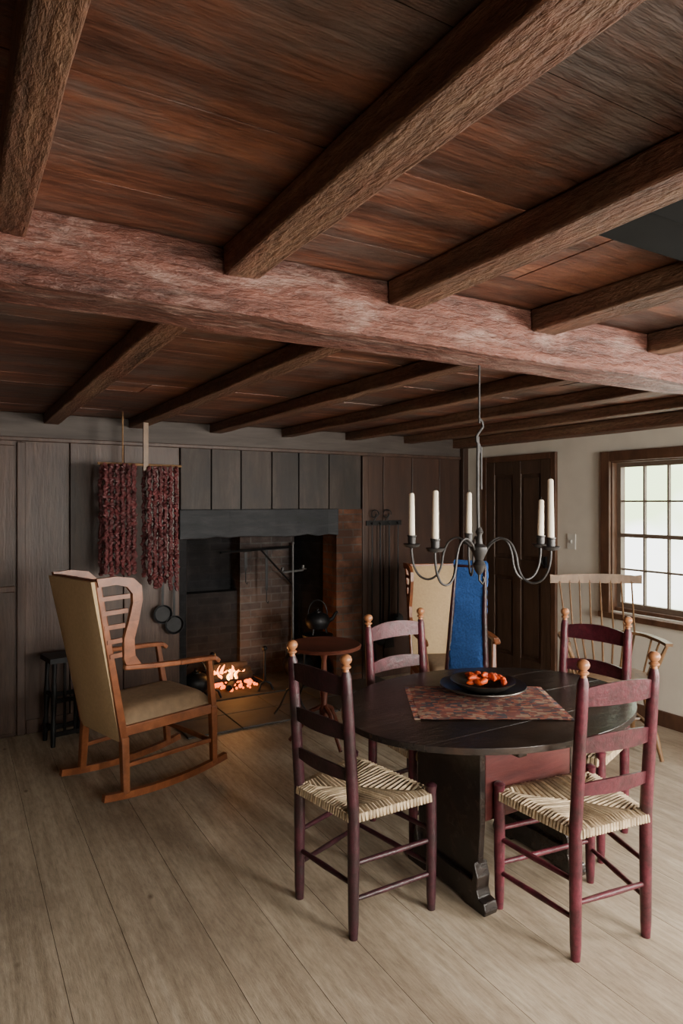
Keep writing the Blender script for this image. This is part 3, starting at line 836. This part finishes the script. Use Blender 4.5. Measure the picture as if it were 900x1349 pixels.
kettle('iron_pot',(2.42,4.80,.064),1.3,False)
kettle('iron_pot',(1.56,4.78,.055),1.05,False)
# long-handled skillets hung left of the opening
e=empty('hanging_skillet',(1.28,YF-.04,0));m=M()
for x,z in((-.03,1.12),(.05,1.04)):
    m.tube([(x,.03,z+.02),(x,-.005,z+.01),(x,-.008,z+.025)],.005,6)
    m.bar((x,-.005,z),(x,-.005,z-.38),.016,.007,(0,1,0))
    m.lathe([(.004,0),(.055,.002),(.066,.022),(.063,.022),(.052,.008),(.004,.006)],(x,.004,z-.43),22,Matrix.Rotation(R(90),4,'X'))
mk('skillet_iron',m,M_iron,e,True)
# tall iron candle stand in front of the hearth
e=empty('iron_candle_stand',(1.99,4.03,.014),R(20));m=M()
m.tube([(0,0,.16),(0,0,1.16)],[.008,.006],8);m.ball((0,0,1.17),.012,10,6)
for k in range(3):
    a=2*pi*k/3;c,s=math.cos(a),math.sin(a)
    m.tube([(0,0,.20),(.04*c,.04*s,.17),(.09*c,.09*s,.06),(.13*c,.13*s,.006)],.007,8)
m.bar((-.10,0,.98),(.10,0,.98),.012,.012)
for s in(-1,1):
    m.lathe([(.004,0),(.024,.004),(.026,.010),(.011,.008),(.012,.032),(.006,.032)],(s*.10,0,.982),14)
mk('stand_iron',m,M_irong,e,True)
# fireplace tools on the right panelling
e=empty('fireplace_tools',(3.10,YF-.035,0));m=M()
m.box((-.17,-.0,1.27),(.18,.02,1.31))
for i,(x,zb) in enumerate(((-.13,.12),(-.05,.20),(.04,.25),(.13,.35))):
    m.tube([(x,-.005,1.29),(x,-.03,1.28),(x,-.032,1.30)],.005,6)
    m.tube([(x,-.02,1.27),(x,-.02,zb+.15)],[.006,.008],8)
    if i%2==0: m.bar((x,-.02,zb+.18),(x,-.02,zb),.055,.008,(0,1,0),.10,.008)
    else: m.lathe([(.005,-.02),(.03,-.015),(.05,.0),(.052,.004),(.03,-.008)],(x,-.02,zb+.13),16,Matrix.Rotation(R(80),4,'X'))
m.tube([(.02+.05*math.cos(a)*(1-a/9),-.01,1.36+.05*math.sin(a)*(1-a/9)) for a in[k*.4 for k in range(18)]],.005,8)
m.tube([(-.10+.045*math.cos(a)*(1-a/9),-.01,1.36+.045*math.sin(a)*(1-a/9)) for a in[k*.4 for k in range(18)]],.005,8)
m.tube([(.03,0,1.31),(.05,-.01,1.36)],.005,6);m.tube([(-.1,0,1.31),(-.06,-.01,1.36)],.005,6)
mk('irons',m,M_iron,e,True)
# small side table
e=empty('round_candlestand',(1.95,3.52,0));m=M()
m.lathe([(.20,.575),(.225,.58),(.228,.592),(.22,.60),(.21,.598)],n=36);mk('round_top',m,M_red2,e,True)
m=M();m.lathe([(.028,.16),(.03,.2),(.018,.24),(.026,.34),(.018,.42),(.014,.5),(.03,.565),(.03,.576)],n=16)
for k in range(3):
    a=2*pi*k/3+.5;c,s=math.cos(a),math.sin(a)
    m.tube([(.015*c,.015*s,.22),(.08*c,.08*s,.19),(.15*c,.15*s,.08),(.21*c,.21*s,.012)],[.015,.015,.012,.012],8)
mk('tripod',m,M_red2,e,True)
# dark turned-leg stool left of rocker
e=empty('black_stool',(.60,4.36,0),R(10));m=M()
for x in(-.09,.09):
    for y in(-.07,.07): m.tube([(x*1.1,y*1.1,0),(x*1.07,y*1.05,.12),(x*1.05,y,.16),(x,y,.3),(x,y,.40),(x*.95,y*.95,.50)],[.013,.017,.012,.018,.012,.015],10)
for x in(-.03,.03):
    m.tube([(x,-.075,.07),(x,-.075,.50)],.009,8)
for z in(.07,.27):
    m.bar((-.1,-.075,z),(.1,-.075,z),.018,.025);m.bar((-.1,.075,z),(.1,.075,z),.018,.025)
    for x in(-.095,.095): m.bar((x,-.07,z+.03),(x,.07,z+.03),.016,.02)
m.box((-.12,-.10,.50),(.12,.10,.53))
mk('stool_frame',m,M_iron,e,True)

# ---------------------------------------------------------------- light
w=bpy.data.worlds.new('outdoors');S.world=w;w.use_nodes=True;nt=w.node_tree
bg=nt.nodes['Background'];tc=nt.nodes.new('ShaderNodeTexCoord');no=nt.nodes.new('ShaderNodeTexNoise');no.inputs['Scale'].default_value=9
nt.links.new(tc.outputs['Generated'],no.inputs['Vector'])
r=ramp(nt,[(.66,.82,.45),(.98,1,.96)],[.40,.56]);nt.links.new(no.outputs['Fac'],r.inputs[0]);nt.links.new(r.outputs[0],bg.inputs[0]);bg.inputs[1].default_value=5.5
def area(name,loc,target,sx,sy,pw,col=(1,1,1),spread=180):
    l=bpy.data.lights.new(name,'AREA');l.shape='RECTANGLE';l.size=sx;l.size_y=sy;l.energy=pw;l.color=col;l.spread=R(spread)
    o=bpy.data.objects.new(name,l);COL.objects.link(o);o.location=loc
    d=Vector(target)-Vector(loc);o.rotation_euler=d.to_track_quat('-Z','Y').to_euler();return o
area('daylight_window_2',(XR+.2,-.05,1.15),(0,.7,1.2),1.35,1.1,270,(1,.94,.85))
area('daylight_window_3',(1.0,YB-.25,1.35),(2.0,1.1,.1),.95,1.0,55,(1,.94,.85),125)
area('daylight_window_4',(2.7,YB-.25,1.35),(2.2,1.1,.1),.95,1.0,175,(1,.94,.85),125)
area('daylight_window_1',(XR+1.0,2.6,2.6),(2.9,2.9,.6),1.2,1.0,95,(.97,1,.98))
l=bpy.data.lights.new('fire_glow','POINT');l.energy=5;l.color=(1,.42,.12);l.shadow_soft_size=.08
o=bpy.data.objects.new('fire_glow',l);COL.objects.link(o);o.location=(1.87,4.76,.30)

# ---------------------------------------------------------------- camera
c=bpy.data.cameras.new('camera');c.sensor_width=36;c.lens=870/1349*36;c.shift_y=-12.5/1349;c.clip_start=.02
o=bpy.data.objects.new('camera',c);COL.objects.link(o);o.location=(0,0,1.46);o.rotation_euler=(R(90),0,R(-30.5))
S.camera=o
